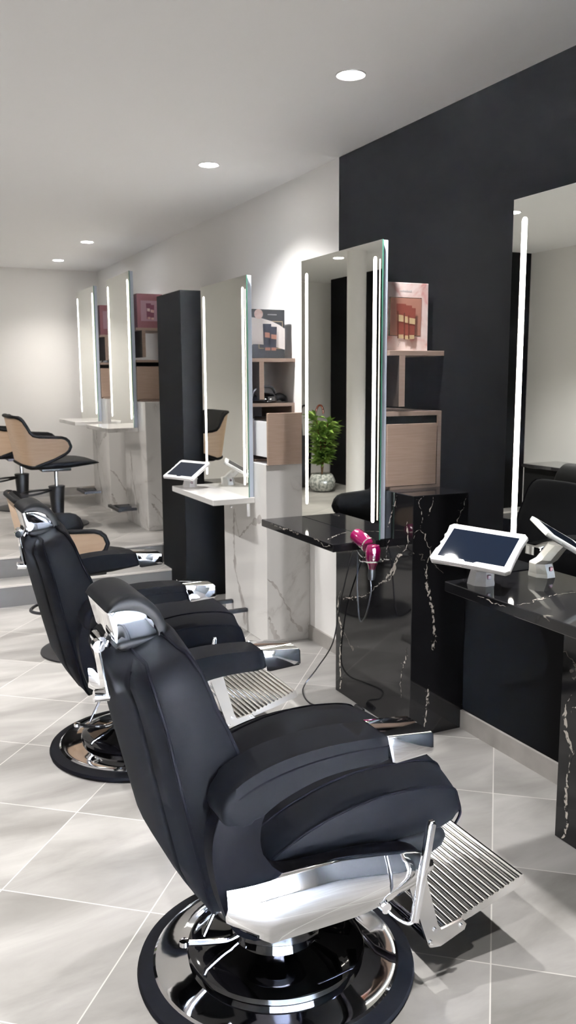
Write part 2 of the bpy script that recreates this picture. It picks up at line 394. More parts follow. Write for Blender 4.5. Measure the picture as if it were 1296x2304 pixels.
def cabinet(y, z, open_=0., label='', left=0.):
    """box hung on the wall above a plinth; front faces -y"""
    t = thing('wall_cabinet', label, 'cabinet', (BX, y, z), group='wooden wall cabinets')
    d = .42; w = W-BX; h = .318
    bm = new()
    bx(bm, (0,0,h-.018), (w,d,h)); bx(bm, (w-.018,0,0), (w,d,h-.018)); bx(bm, (0,.02,0), (.018,d,.262)); bx(bm, (0,.06,.262), (.018,d,h-.018)); bx(bm, (.018,0,0), (w-.018,d,.012))
    obj('carcass', bm, M['oak_v'], t, smooth=False)
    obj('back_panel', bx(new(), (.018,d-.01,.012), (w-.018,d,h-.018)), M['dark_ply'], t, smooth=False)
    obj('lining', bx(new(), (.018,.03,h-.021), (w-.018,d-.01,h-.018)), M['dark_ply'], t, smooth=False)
    if open_:
        t2 = obj('drawer_front', bx(new(), (.0,-open_-.018,-.002), (w-.02,-open_,.272), .001, 1), M['oak'], t, smooth=False)
        bm = new(); bx(bm, (.018,-open_,.035), (.030,-open_+.40,.225)); bx(bm, (w-.05,-open_,.035), (w-.038,-open_+.40,.225)); bx(bm, (.030,-open_,.035), (w-.05,-open_+.40,.045)); bx(bm, (.030,-open_+.39,.045), (w-.05,-open_+.40,.225))
        obj('drawer_box', bm, M['white_plastic'], t, smooth=False)
        obj('comb_tray', bx(new(), (.06,-open_+.08,.05), (.13,-open_+.30,.245), .004, 1), M['satin'], t, smooth=False)
    else:
        obj('drawer_front', bx(new(), (.0,-.001,.014), (w-.022,.017,.268), .001, 1), M['oak'], t, smooth=False)
        obj('gap_shade_strip', bx(new(), (.0,.008,.262), (w-.018,.020,h-.018)), M['gap_shade'], t, smooth=False)  # black strip standing in for the shade of the gap above the drawer
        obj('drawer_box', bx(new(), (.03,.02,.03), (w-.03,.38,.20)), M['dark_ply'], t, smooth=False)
    return t
cabinet(2.94, .9935, label='closed wooden cabinet on the black marble plinth against black wall')
cabinet(4.32, .9935, .20, 'wooden cabinet with its drawer pulled out, on white marble plinth')
cabinet(6.54, .9935+PZ, label='wooden cabinet on the raised floor, left of the black column')
cabinet(7.70, .9935+PZ, label='farthest wooden cabinet, glimpsed between the two far mirrors')
def shelf(y, z, label):
    t = thing('wall_shelf', label, 'shelf', (BX, y, z), group='wooden shelves above the cabinets')
    obj('board', bx(new(), (0,0,-.02), (W-BX,.42,0), .001, 1), M['oak_v'], t, smooth=False)
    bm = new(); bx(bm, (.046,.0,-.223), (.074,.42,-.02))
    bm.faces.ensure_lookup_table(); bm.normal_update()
    for f in bm.faces: f.material_index = 1 if f.normal.x < -.5 else 0  # room-side face dark brown, the other faces oak
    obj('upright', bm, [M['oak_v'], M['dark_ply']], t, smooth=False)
    return t
shelf(2.93, 1.555, 'wooden shelf under the pink marble printed box, on black wall')
shelf(4.31, 1.555, 'wooden shelf under the black printed box, on white wall')
shelf(6.53, 1.555+PZ, 'wooden shelf under the rose box left of the black column')
shelf(7.69, 1.555+PZ, 'farthest wooden shelf, between the two far mirrors')

def quad(bm, pts, y, mi, th=.0006, k=1):
    vs = [bm.verts.new((a, y-th*k, b)) for a, b in pts]
    f = bm.faces.new(vs); f.material_index = mi; return f
def tubes(bm, T, y, body, dark, gold, k0):
    for i, (x, z0, z1, w) in enumerate(T):
        k = k0+i*5
        quad(bm, [(x-w/2*.8,z0+.012),(x+w/2*.8,z0+.012),(x+w/2,z1),(x-w/2,z1)], y, body, k=k)
        quad(bm, [(x-w/2*.75,z0),(x+w/2*.75,z0),(x+w/2*.75,z0+.016),(x-w/2*.75,z0+.016)], y, gold, k=k+1)
        quad(bm, [(x-w/2*.86,z0+(z1-z0)*.5),(x+w/2*.86,z0+(z1-z0)*.47),(x+w/2*.9,z0+(z1-z0)*.66),(x-w/2*.9,z0+(z1-z0)*.69)], y, gold, k=k+2)
        quad(bm, [(x-w/2*.78,z0),(x-w/2*.55,z0),(x-w/2*.6,z1-.03),(x-w/2*.86,z1-.03)], y, dark, k=k+3)
# pink marble printed box
bm = new(); bx(bm, (0,0,0), (.215,.10,.272), .0015, 1)
quad(bm, [(.022,.060),(.178,.060),(.182,.214),(.024,.214)], 0, 2)
quad(bm, [(.030,.062),(.178,.062),(.182,.211),(.032,.211)], 0, 1, k=2)
tubes(bm, [(.082,.050,.188,.046),(.110,.046,.182,.044),(.128,.048,.172,.040)], 0, 3, 4, 5, 4)
for i in range(9): quad(bm, [(.078+i*.0062,.236),(.082+i*.0062,.236),(.082+i*.0062,.2405+.002*(i%3)),(.078+i*.0062,.2405)], 0, 6)
for a, b in ((.07,.025),(.075,.032),(.068,.018)): quad(bm, [(a,b),(a+.005,b),(a+.005,b+.003),(a,b+.003)], 0, 6)
o = obj('gift_box', bm, [M['pinkmarble'], M['copper'], M['foil'], M['rust'], M['rust_dark'], M['gold'], M['text']], smooth=False, loc=(1.880,3.0,1.5555))
tag(o, 'pink marble printed box with copper square and tubes, on shelf at black wall', 'box')
# black printed box
bm = new(); bx(bm, (-.0,0,0), (.213,.08,.262), .0015, 1)
quad(bm, [(.055,.052),(.20,.052),(.20,.20),(.055,.20)], 0, 1)
quad(bm, [(.058,.055),(.197,.055),(.197,.197),(.058,.197)], 0, 0, k=2)
quad(bm, [(0,.055),(.02,.075),(.06,.075),(.12,.07),(.18,.055),(.213,.047),(.213,.160),(.18,.180),(.13,.200),(.07,.215),(0,.218)], 0, 2, k=3)
tubes(bm, [(.105,.042,.185,.05),(.14,.042,.170,.044)], 0, 3, 3, 4, 5)
pts = [(.055+.026*math.cos(2*PI*i/24), .236+.026*math.sin(2*PI*i/24)) for i in range(24)]; quad(bm, pts, 0, 5, k=4)
for i in range(8): quad(bm, [(.11+i*.007,.232),(.1145+i*.007,.232),(.1145+i*.007,.237),(.11+i*.007,.237)], 0, 6, k=2)
o = obj('gift_box', bm, [M['black_card'], M['gold'], M['white_print'], M['navy_print'], M['copper'], M['pinkmarble'], M['text']], smooth=False, loc=(1.868,4.34,1.5555))
tag(o, 'black and white printed box with tube picture, on shelf at white wall', 'box')
# rose boxes
for (x, y, lab) in ((1.90,6.60,'rose pink printed box on the shelf left of the black column'), (1.89,7.76,'rose pink printed box partly hidden between the two far mirrors')):
    bm = new(); bx(bm, (0,0,0), (.205,.09,.262), .0015, 1)
    quad(bm, [(.03,.055),(.175,.055),(.175,.21),(.03,.21)], 0, 1)
    tubes(bm, [(.092,.07,.19,.04),(.118,.066,.178,.036)], 0, 2, 2, 3, 3)
    tag(obj('gift_box', bm, [M['rose'], M['rose_light'], M['plum'], M['pinkmarble']], smooth=False, loc=(x,y,1.5555+PZ)), lab, 'box', 'rose boxes on the far shelves')
# curling set lying on the middle cabinet
t = thing('hair_appliance', 'black hair appliance with a loop handle lying on the open drawer cabinet', 'hair appliance', (1.97,4.40,1.312))
bm = new(); lathe(bm, [(.001,0),(.075,0),(.085,.012),(.082,.035),(.06,.05),(.03,.056),(.001,.057)], 40); obj('body', bm, M['gloss_black'], t)
bm = new(); tube(bm, smoothpath([(-.075,-.03,.03),(-.07,-.045,.07),(-.03,-.05,.088),(.03,-.05,.086),(.06,-.04,.055)], 6), .008, 10); obj('handle', bm, M['black_metal'], t)
bm = new(); tube(bm, smoothpath([(.06,.0,.02),(.10,-.005,.034),(.13,.0,.022),(.145,.01,.008)], 6), [.02]*13+[.018,.015,.012,.01,.008,.006], 12); obj('nozzle', bm, M['black_metal'], t)
for k in (0, .03): bm = new(); lathe(bm, [(.0005,-.001),(.007,-.001),(.007,.002),(.0005,.002)], 16, c=(-.02+k,-.082,.022)); obj('dial', bm, M['satin'], t)
bm = new(); prism(bm, [(0,0),(.16,0),(.15,.012),(.03,.045)], 'y', 0, .05, .003); tag(obj('styling_tool', bm, M['black_metal'], loc=(1.90,7.78,1.3115+PZ)), 'black pointed tool lying on the farthest cabinet', 'styling tool')
bm = new(); bx(bm, (0,0,0), (.05,.03,.075), .006, 2); tag(obj('small_box', bm, M['plum'], loc=(2.03,6.46,.9935+PZ)), 'tiny plum box on the plinth, in front of the far cabinet', 'box')

# footrests at the white stations
def footrest(y, z, label, plate=True):
    t = thing('station_footrest', label, 'footrest', (BX, y, z), group='black footrest bars below the mirrors')
    bm = new(); zz = .13
    bm.free()
    for k in (0, .22): bm = new(); bx(bm, (-.135,k,zz-.011), (.0,k+.028,zz+.011), .003, 1); obj('bracket', bm, M['black_metal'], t)
    bm = new(); bx(bm, (-.163,-.03,zz-.012), (-.135,.30,zz+.012), .003, 1); obj('bar', bm, M['black_metal'], t)
    if plate: obj('plate', bx(new(), (-.13,.05,zz-.004), (-.03,.2,zz+.018), .003, 1), M['black_metal'], t)
    return t
footrest(4.40, 0, 'black steel footrest bar on the white plinth below the drawer', False)
footrest(6.66, PZ, 'black steel footrest bar on the raised floor, nearer one')
footrest(7.86, PZ, 'black steel footrest bar farthest away near the back wall')
# hook and small bracket under the middle ledge
t = thing('dryer_hook', 'small chrome hook under the white marble ledge', 'hook', (1.74, 4.32, .767))
bm = new(); lathe(bm, [(.0005,-.022),(.007,-.022),(.010,-.016),(.008,-.008),(.005,-.002),(.005,0)], 20); obj('knob', bm, M['chrome'], t)
bm = new(); bx(bm, (.082,-.03,-.075), (.10,-.018,.0), .004, 2); obj('holder', bm, M['white_plastic'], t)

# ------------------------------------------------------------------ tablets on stands
def tablet(c, yaw, tilt, roll, label, text=True, off=.04):
    a = Vector((-math.sin(yaw), -math.cos(yaw), 0)); n0 = Vector((-math.cos(yaw), math.sin(yaw), 0))
    up = Vector((0,0,1))*math.cos(tilt) - n0*math.sin(tilt)
    a2 = a*math.cos(roll)+up*math.sin(roll); u2 = up*math.cos(roll)-a*math.sin(roll); n2 = a2.cross(u2)
    Mx = Matrix((( a2.x,u2.x,n2.x),(a2.y,u2.y,n2.y),(a2.z,u2.z,n2.z))).to_4x4()
    base = Vector((1.705, c[1]+off, .80))
    t = thing('tablet_stand', label, 'tablet', base)
    # pedestal: octagonal foot sweeping up to the case
    top = Vector(c)-base - n2*.02; P = [(Vector((0,0,0)), .046, .040), (Vector((0,0,.012)), .044,.038), (Vector((.006,0,.045)), .036,.036), (top*.55+Vector((.018,0,0)), .034,.035), (top*.85+Vector((.010,0,-.003)), .034,.034), (top, .036,.03)]
    P = [P[0]] + [ (p, ry, rx) for p, ry, rx in P[1:]]
    secs = []
    for p, ry, rx in P:
        secs.append([(p.x+rx*math.cos(2*PI*(k+.5)/8)*1.08, p.y+ry*math.sin(2*PI*(k+.5)/8)*1.08, p.z) for k in range(8)])
    obj('pedestal', loft(new(), secs), M['white_plastic'], t, smooth=False)
    obj('port', bx(new(), (-.008,-.0445,.022), (.006,-.034,.036), .002, 1), M['maroon'], t, smooth=False)
    # case
    L = Matrix.Translation(Vector(c)-base) @ Mx
    w, h = .13, .09; pts = []
    outl = [(-w,-h+.012),(-w+.010,-h),(-.03,-h+.004),(.03,-h+.004),(w-.012,-h),(w,-h+.012),(w-.004,-.02),(w-.004,.03),(w,h-.012),(w-.012,h),(0,h-.003),(-w+.012,h),(-w,h-.012),(-w+.010,.045),(-w+.001,.034),(-w+.012,.020),(-w+.012,.008),(-w+.002,-.002),(-w+.014,-.016),(-w+.002,-.034)]
    bm = new(); prism(bm, outl[::-1], 'z', -.010, .006, .003, 2); bm.transform(L); case = obj('case', bm, M['white_plastic'], t)
    bm = new(); bx(bm, (-.108,-.066,.0056), (.108,.066,.0066)); bm.transform(L); obj('screen', bm, M['screen'], case, smooth=False)
    for lo, hi in (((-.115,-h-.0004,-.005), (-.02,-h+.004,-.0025)), ((w-.006,-.07,-.004), (w-.0035,.06,-.001))):
        bm = new(); bx(bm, lo, hi); bm.transform(L); obj('slot', bm, M['text'], case, smooth=False)
    bm = new(); prism(bm, [(-.022,-.0665),(.02,-.0665),(.012,-.073),(-.014,-.073)], 'z', .0058, .0064); bm.transform(L); obj('home_notch', bm, M['screen'], case, smooth=False)
    if text:
        cu = bpy.data.curves.new('case_lettering', 'FONT'); cu.body = 'Pay Cash Here'; cu.size = .0095; cu.align_x = 'CENTER'; cu.align_y = 'CENTER'; cu.extrude = .0002
        cu.materials.append(M['text']); o = bpy.data.objects.new('case_lettering', cu); C.objects.link(o); o.parent = case
        o.parent = None; bpy.context.view_layer.update(); me = bpy.data.meshes.new_from_object(o); bpy.data.objects.remove(o)
        me.transform(L @ Matrix.Translation((.005,.077,.0064))); o = bpy.data.objects.new('case_lettering', me); C.objects.link(o); o.parent = case
    return t
tablet((1.66,2.083,.925), -.6, 1.03, -.1, 'large white tablet on a curved white stand, nearest black marble ledge')
tablet((1.665,4.84,.908), -.4, 1.05, 0, 'smaller white tablet on white marble ledge, before the black column', False, .06)

# ------------------------------------------------------------------ hair dryer in its ring
hd = thing('hair_dryer', 'magenta hair dryer hanging in a chrome ring at the black ledge end', 'hair dryer', (1.75, 2.85, .74))
bm = new(); P = [Vector((0,0,.055)), Vector((0,0,.052)), Vector((0,0,.035)), Vector((0,.002,.0)), Vector((0,.006,-.03)), Vector((0,.008,-.045))]
tube(bm, P, [.012,.024,.031,.030,.018,.014], 24); body = obj('body', bm, M['magenta'], hd)
bm = new(); d = Vector((-.1,.9,.30)).normalized(); a0 = Vector((-.005,.025,.048))
tube(bm, [a0, a0+d*.004, a0+d*.03, a0+d*.085, a0+d*.091, a0+d*.094], [.024,.028,.031,.031,.029,.02], 24); obj('motor_cap', bm, M['magenta'], hd)
bm = new(); tube(bm, [a0-d*.002, a0+d*.004], [.033,.033], 24); obj('grille_ring', bm, M['satin'], hd)
bm = new(); tube(bm, [(0,.008,-.04),(0,.010,-.075),(0,.011,-.09)], [.014,.016,.012], 16); obj('nozzle', bm, M['black_metal'], hd)
rg = thing('dryer_holder', 'chrome ring holder fixed under the black ledge end, around hair dryer', 'holder', (1.75, 2.86, .73))
bm = new(); tube(bm, [(.045*math.cos(2*PI*k/32),.002+.045*math.sin(2*PI*k/32),0) for k in range(32)], .004, 8, closed=True); obj('ring', bm, M['chrome'], rg)
bm = new(); tube(bm, smoothpath([(.0,.047,0),(.0,.075,.002),(.0,.10,.012),(.0,.115,.03)], 5), .004, 8); obj('arm', bm, M['chrome'], rg)
bm = new(); lathe(bm, [(.0005,-.004),(.016,-.004),(.018,0),(.0005,0)], 20, c=(.075,.0,0)); obj('mount_disc', bm, M['satin'], rg)
cord = smoothpath([(1.75,2.87,.655),(1.748,2.86,.60),(1.752,2.90,.50),(1.77,2.97,.445),(1.775,3.0,.47),(1.778,3.02,.60),(1.785,3.03,.70),(1.80,3.06,.745),(1.83,3.15,.70),(1.845,3.28,.45),(1.842,3.345,.24),(1.80,3.42,.10),(1.745,3.44,.022),(1.70,3.37,.005),(1.68,3.25,.004),(1.74,3.17,.004),(1.80,3.17,.004),(1.835,3.12,.005)], 10)
bm = new(); tube(bm, cord, .0032, 8); cd = tag(obj('power_cord', bm, M['cable']), 'thin black cord looping from hair dryer down onto the floor tiles', 'cord')
bm = new(); tube(bm, [(1.835,3.12,.012),(1.836,3.10,.012),(1.838,3.06,.012)], [.010,.011,.008], 12); obj('plug', bm, M['cable'], cd)

# ------------------------------------------------------------------ barber chair
def interp(T, z):
    if z <= T[0][0]: return T[0][1:]
    for a, b in zip(T, T[1:]):
        if z <= b[0]:
            f = (z-a[0])/(b[0]-a[0]); f2 = f
            return tuple(p+(q-p)*f2 for p, q in zip(a[1:], b[1:]))
    return T[-1][1:]
def barber_chair(loc, rz, label):
    t = thing('barber_chair', label, 'chair', loc, rz, 'black leather barber chairs')
    obj('floor_ring', lathe(new(), [(.30,.0),(.340,0),(.345,.008),(.342,.017),(.332,.023),(.306,.025),(.300,.02)], 96, caps=False), M['rubber'], t)
    obj('base_plate', lathe(new(), [(.307,.019),(.306,.027),(.300,.031),(.285,.030),(.25,.033),(.215,.040),(.16,.046)], 96, caps=False), M['chrome'], t)
    obj('base_dome', lathe(new(), [(.19,.038),(.214,.041),(.222,.050),(.219,.060),(.205,.067),(.17,.074),(.13,.080),(.108,.088),(.100,.100),(.097,.125),(.092,.15),(.0005,.152)], 96, caps=False), M['gloss_black'], t)
    obj('pump_column', lathe(new(), [(.066,.14),(.066,.245),(.078,.262),(.105,.285),(.11,.30),(.0005,.30)], 48, caps=False), M['dark_chrome'], t)
    bm = new(); tube(bm, smoothpath([(-.06,.0,.12),(-.12,.0,.095),(-.18,.0,.104),(-.245,.0,.122)], 5), .0075, 10); tube(bm, [(-.19,0,.125),(-.135,0,.23)], .005, 8)
    lathe(bm, [(.0005,-.008),(.012,-.006),(.012,.006),(.0005,.008)], 16, c=(-.24,0,.122)); obj('pump_pedal', bm, M['chrome'], t)
    # mechanism
    bm = new(); bx(bm, (-.17,-.235,.295), (.20,.235,.41), .02, 3)
    obj('seat_frame', bm, M['black_metal'], t)
    # seat
    Z = [(-.19,.430,.0),(-.15,.445,0),(-.11,.468,0),(-.06,.492,0),(0,.513,0),(.06,.527,0),(.13,.535,0),(.20,.535,0),(.27,.528,0),(.31,.520,0),(.335,.508,0),(.350,.488,0),(.357,.462,0)]
    secs = []; seam = {1: [], -1: []}; side = {1: [], -1: []}
    for x, zs, _ in Z:
        b0 = .402; k = 0.; iw = 0.
        if x > .32: b0 = .402+(x-.32)*.55
        if x > .345: k = -.012; iw = .006
        if x < -.18: k = -.01; iw = .01
        half = [(0,b0),(.22,b0),(.250-iw,b0+.004),(.266-iw,b0+.018),(.272-iw,(b0+zs)/2),(.270-iw,zs-.008),(.262-iw,zs+.003+k),(.236,zs+.015+k),(.205,zs+.027+k),(.198,zs+.0285+k),(.191,zs+.032+k),(.13,zs+.041+k),(.06,zs+.046+k),(0,zs+.047+k)]
        secs.append([(x, y, z) for y, z in half] + [(x, -y, z) for y, z in half[-2:0:-1]])
        for s in (1,-1):
            if x > -.18: side[s].append((x, s*(.2705-iw), zs-.003+k)); seam[s].append((x, s*.198, zs+.0305+k))
    st = obj('seat', loft(new(), secs), M['leather'], t, ang=60)
    for s in (1,-1):
        e = [(.357, s*.262, .43), (.345, s*.262, .412)]
        bm = new(); tube(bm, smoothpath(side[s]+e, 3), .0034, 6); obj('piping', bm, M['piping'], st)
        bm = new(); tube(bm, smoothpath(seam[s], 3), .0028, 6); obj('seam', bm, M['piping'], st)
    bm = new(); prism(bm, [(.10,.404),(.30,.407),(.325,.396),(.330,.380),(.318,.358),(.285,.345),(.10,.345)], 'y', -.258, .258, .016, 3); obj('calf_pad', bm, M['leather2'], t, ang=50)
    # backrest
    T = [(.285,-.205,-.165,.13),(.30,-.225,-.152,.175),(.33,-.243,-.145,.212),(.37,-.258,-.142,.232),(.42,-.270,-.143,.243),(.55,-.300,-.152,.252),(.65,-.322,-.176,.260),(.76,-.345,-.222,.266),(.82,-.360,-.252,.266),(.85,-.368,-.268,.262),(.872,-.372,-.282,.250),(.886,-.372,-.292,.232),(.893,-.367,-.300,.205)]
    zs = [.285,.29,.30,.315,.33,.35,.37,.395,.42]+[.42+.02*i for i in range(1,21)]+[.850,.862,.872,.880,.886,.890,.893]
    secs = []; R = {1: [], -1: []}; Fp = {1: [], -1: []}; Sm = {1: [], -1: []}
    for z in zs:
        xr, xf, hw = interp(T, z); q = hw/.255; b = .040*min(1, max(.2, (z-.27)/.15))*min(1, max(.25, (.915-z)/.06))
        half = [(0,xr-b),(.08*q,xr-b*.98),(.150*q,xr-b*.86),(.166*q,xr-b*.78),(.171*q,xr-b*.60),(.176*q,xr-b*.72),(.215*q,xr-b*.42),(hw-.012,xr-.006),(hw-.002,xr+.004),(hw+.003,xr*.6+xf*.4),(hw+.001,xf-.010),(hw-.008,xf-.001),(.20*q,xf+.008),(.1*q,xf+.018),(0,xf+.020)]
        sh = .0 if z < .84 else (z-.84)*-.0
        secs.append([(x+sh, y, z+(x-xr)*.45*max(0,(z-.8)/.1)) for y, x in half] + [(x+sh, -y, z+(x-xr)*.45*max(0,(z-.8)/.1)) for y, x in half[-2:0:-1]])
        lift = (xf-xr)*.45*max(0,(z-.8)/.1)
        for s in (1,-1):
            R[s].append((xr-.001, s*(hw-.004), z)); Fp[s].append((xf-.004, s*(hw-.001), z+lift)); Sm[s].append((xr-b*.60-.001, s*.171*q, z))
    bk = obj('backrest', loft(new(), secs), M['leather'], t, ang=60)
    bm = new()
    for A in (R, Fp): tube(bm, A[1]+A[-1][::-1], .0042, 8); obj('piping', bm, M['piping'], bk); bm = new()
    bm.free()
    for s in (1,-1): bm = new(); tube(bm, Sm[s][4:-4], .0024, 6); obj('seam', bm, M['piping'], bk)
    # headrest bracket
    bm = new(); prism(bm, [(-.408,.775),(-.402,.775),(-.418,.895),(-.424,.895)], 'y', -.028, .028, .001, 1); br = obj('headrest_bracket', bm, M['chrome'], t)
    bm = new()
    bm.free()
    for P_, r0 in (([(-.400,-.012,.772),(-.432,-.012,.774)], .013), ([(-.400,.016,.768),(-.424,.016,.770)], .009), ([(-.415,-.03,.898),(-.415,.03,.898)], .011), ([(-.425,-.05,.895),(-.425,-.028,.895)], .013), ([(-.40,.0,.88),(-.378,.0,.92)], .012)):
        bm = new(); tube(bm, P_, r0, 14); obj('bolt', bm, M['chrome'], br)
    # headrest
    outer = ell([(-.430,.992),(-.425,1.014),(-.400,1.031),(-.365,1.035),(-.334,1.019),(-.305,.989),(-.288,.950),(-.285,.915)], 4)
    inner = ell([(-.318,.915),(-.320,.940),(-.334,.968),(-.358,.985),(-.388,.991),(-.420,.989)], 3)
    # thick pad wrapping over the top and front: lofted band, rounded at both sides
    n_ = 28
    def samp(P, u):
        k = u*(len(P)-1); i = min(int(k), len(P)-2); f = k-i; return (P[i][0]+(P[i+1][0]-P[i][0])*f, P[i][1]+(P[i+1][1]-P[i][1])*f)
    secs = []
    for i in range(n_+1):
        u = i/n_; o_ = samp(outer, u); i_ = samp(inner[::-1], u); sec = []
        for y, k in ((-.080,.72),(-.091,.68),(-.098,.56),(-.101,.38),(-.101,.16),(-.099,.0)): sec.append((i_[0]+(o_[0]-i_[0])*k, y, i_[1]+(o_[1]-i_[1])*k))
        sec = sec[::-1]+[(p[0], -p[1], p[2]) for p in sec]
        secs.append(sec)
    secs = [[(x+.008,y,z-.012) for x,y,z in q] for q in secs]
    hr = obj('headrest', loft(new(), secs), M['leather2'], t, ang=50)
    sh = lambda P: [(x+.008, z-.012) for x, z in P]
    bm = new(); prism(bm, sh([(-.398,.902),(-.312,.902),(-.300,.910),(-.298,.926),(-.322,.930),(-.400,.924),(-.408,.91)]), 'y', -.094, .094, .008, 3); obj('underside', bm, M['leather2'], hr, ang=50)
    D = ell([(-.321,.930),(-.323,.948),(-.336,.970),(-.360,.986),(-.392,.9925),(-.4235,.991)], 3)
    bm = new(); prism(bm, sh([(-.406,.921)]+D), 'y', -.093, .093, .004, 2); obj('chrome_shell', bm, M['chrome'], hr)
    # arms and side frames
    for s in (1,-1):
        A = ell([(-.205,.600),(-.248,.596),(-.272,.610),(-.272,.645),(-.246,.678),(-.19,.704),(-.115,.719),(-.02,.724),(.10,.717)], 3) + [(.10,.662)] + ell([(.10,.662),(.0,.664),(-.08,.655),(-.155,.630),(-.205,.600)], 3)[1:-1]
        bm = new(); lo, hi = sorted((s*.268, s*.362)); prism(bm, A, 'y', lo, hi, .013, 4); ar = obj('armrest', bm, M['leather'], t, ang=50)
        bm = new(); pl = smoothpath([(-.268,s*.345,.636),(-.240,s*.360,.654),(-.185,s*.3618,.677),(-.10,s*.3622,.694),(.0,s*.3622,.700),(.095,s*.3622,.695)], 4); tube(bm, pl, .0028, 6); obj('piping', bm, M['piping'], ar)
        bm = new(); prism(bm, [(.088,.720),(.200,.708),(.205,.702),(.206,.665),(.200,.660),(.112,.655),(.102,.659)], 'y', min(s*.264,s*.366), max(s*.264,s*.366), .004, 2); obj('arm_cap', bm, M['chrome'], ar)
        Fo = ell([(-.235,.640),(-.272,.615),(-.287,.56),(-.285,.50),(-.268,.42),(-.238,.352),(-.19,.325)], 3)+[(.0,.322),(.13,.338),(.222,.372)]
        Fo += ell([(.226,.385),(.20,.415),(.15,.432),(.05,.447),(-.06,.452),(-.125,.458),(-.165,.480),(-.185,.53),(-.182,.58),(-.160,.628)], 3)
        bm = new(); prism(bm, Fo, 'y', min(s*.29,s*.336), max(s*.29,s*.336), .004, 2); sf = obj('side_frame', bm, M['black_shell'], t, ang=50)
        N_ = 26; secs = []
        for i in range(N_+1):
            u = i/N_; x = -.262+u*.488
            zt = .460 if x < -.02 else .460-.30*(x+.02)**2-.10*max(0,x+.02)
            zt = min(zt, .46); zb = .322+ (max(0,x-.02)**1.6)*.62 + (max(0,-.17-x)*.75)
            if u > .94: zt -= (u-.94)*.35
            bulge = .026*math.sin(min(1,(u+.03)*6)*PI/2)*math.sin(min(1,(1.02-u)*8)*PI/2)
            y0 = .334
            sec = [(x, s*y0, zb), (x, s*(y0+.005), zb-.002)]
            for k in range(7):
                v = k/6; sec.append((x, s*(y0+.006+bulge*math.sin(PI*(.12+.76*v))), zb+(zt-zb)*v))
            sec += [(x, s*(y0+.005), zt+.002), (x, s*y0, zt)]
            secs.append(sec)
        ct = obj('chrome_trim', loft(new(), secs), M['chrome'], sf, ang=50)
        bm = new(); tube(bm, [(.105,s*.352,.350),(.104,s*.366,.38),(.102,s*.366,.41),(.100,s*.352,.445)], .0035, 8); obj('groove', bm, M['black_metal'], ct)
    # recline lever on the chair's right side
    bm = new(); y = -.385
    prism(bm, [(.142,.298),(.158,.292),(.199,.510),(.194,.519),(.184,.519),(.179,.512)], 'y', y-.007, y+.007, .003, 2)
    tube(bm, smoothpath([(.150,y,.298),(.138,y+.006,.291),(.118,y+.018,.302),(.098,y+.035,.322)], 5), .004, 8)
    tube(bm, [(.098,y+.05,.324),(.098,y+.028,.324)], .012, 12)
    obj('recline_lever', bm, M['chrome'], t, ang=50)
    # footrest
    for s in (1,-1):
        y0 = s*.235
        A = [(.205,.372),(.262,.372),(.268,.34),(.318,.150),(.33,.128),(.395,.138),(.408,.122),(.402,.108),(.33,.084),(.300,.090),(.288,.112),(.225,.30)]
        bm = new(); prism(bm, A, 'y', y0-.004, y0+.004, .0015, 1); fb = obj('footrest_bracket', bm, M['satin'], t, ang=40)
        for x, z in ((.235,.352),(.312,.135),(.30,.105),(.39,.122)): bm = new(); tube(bm, [(x,y0-.008,z),(x,y0+.008,z)], .006, 10); obj('bolt', bm, M['chrome'], fb)
    # ribbed plate
    d = Vector((.245,0,.075)); p0 = Vector((.350,0,.118)); nrm = Vector((-d.z,0,d.x)).normalized(); n = 15; prof = []
    top = []
    for i in range(n*8+1):
        u = i/(n*8); h = .005*abs(math.sin(PI*u*n))**.6; q = p0+d*u+nrm*h; top.append((q.x,q.z))
    bot = [((p0+d-nrm*.026).x,(p0+d-nrm*.026).z), ((p0-nrm*.012).x,(p0-nrm*.012).z)]
    bm = new(); prism(bm, top+bot, 'y', -.225, .225); obj('footplate', bm, M['satin'], t, ang=70)
    for P_, r0 in (([(.245,-.235,.345),(.245,.235,.345)], .012), ([(.30,-.235,.11),(.30,.235,.11)], .009), ([(.10,-.15,.32),(.30,-.15,.12)], .008), ([(.10,.15,.32),(.30,.15,.12)], .008)):
        bm = new(); tube(bm, P_, r0, 12); obj('footrest_rail', bm, M['dark_chrome'], t)
    return t
bc = barber_chair((.818,1.778,0), 0, 'nearest black leather barber chair, large in the foreground')
dup(bc, (.868,3.19,.004), .0, 'second black barber chair, behind the foreground one')

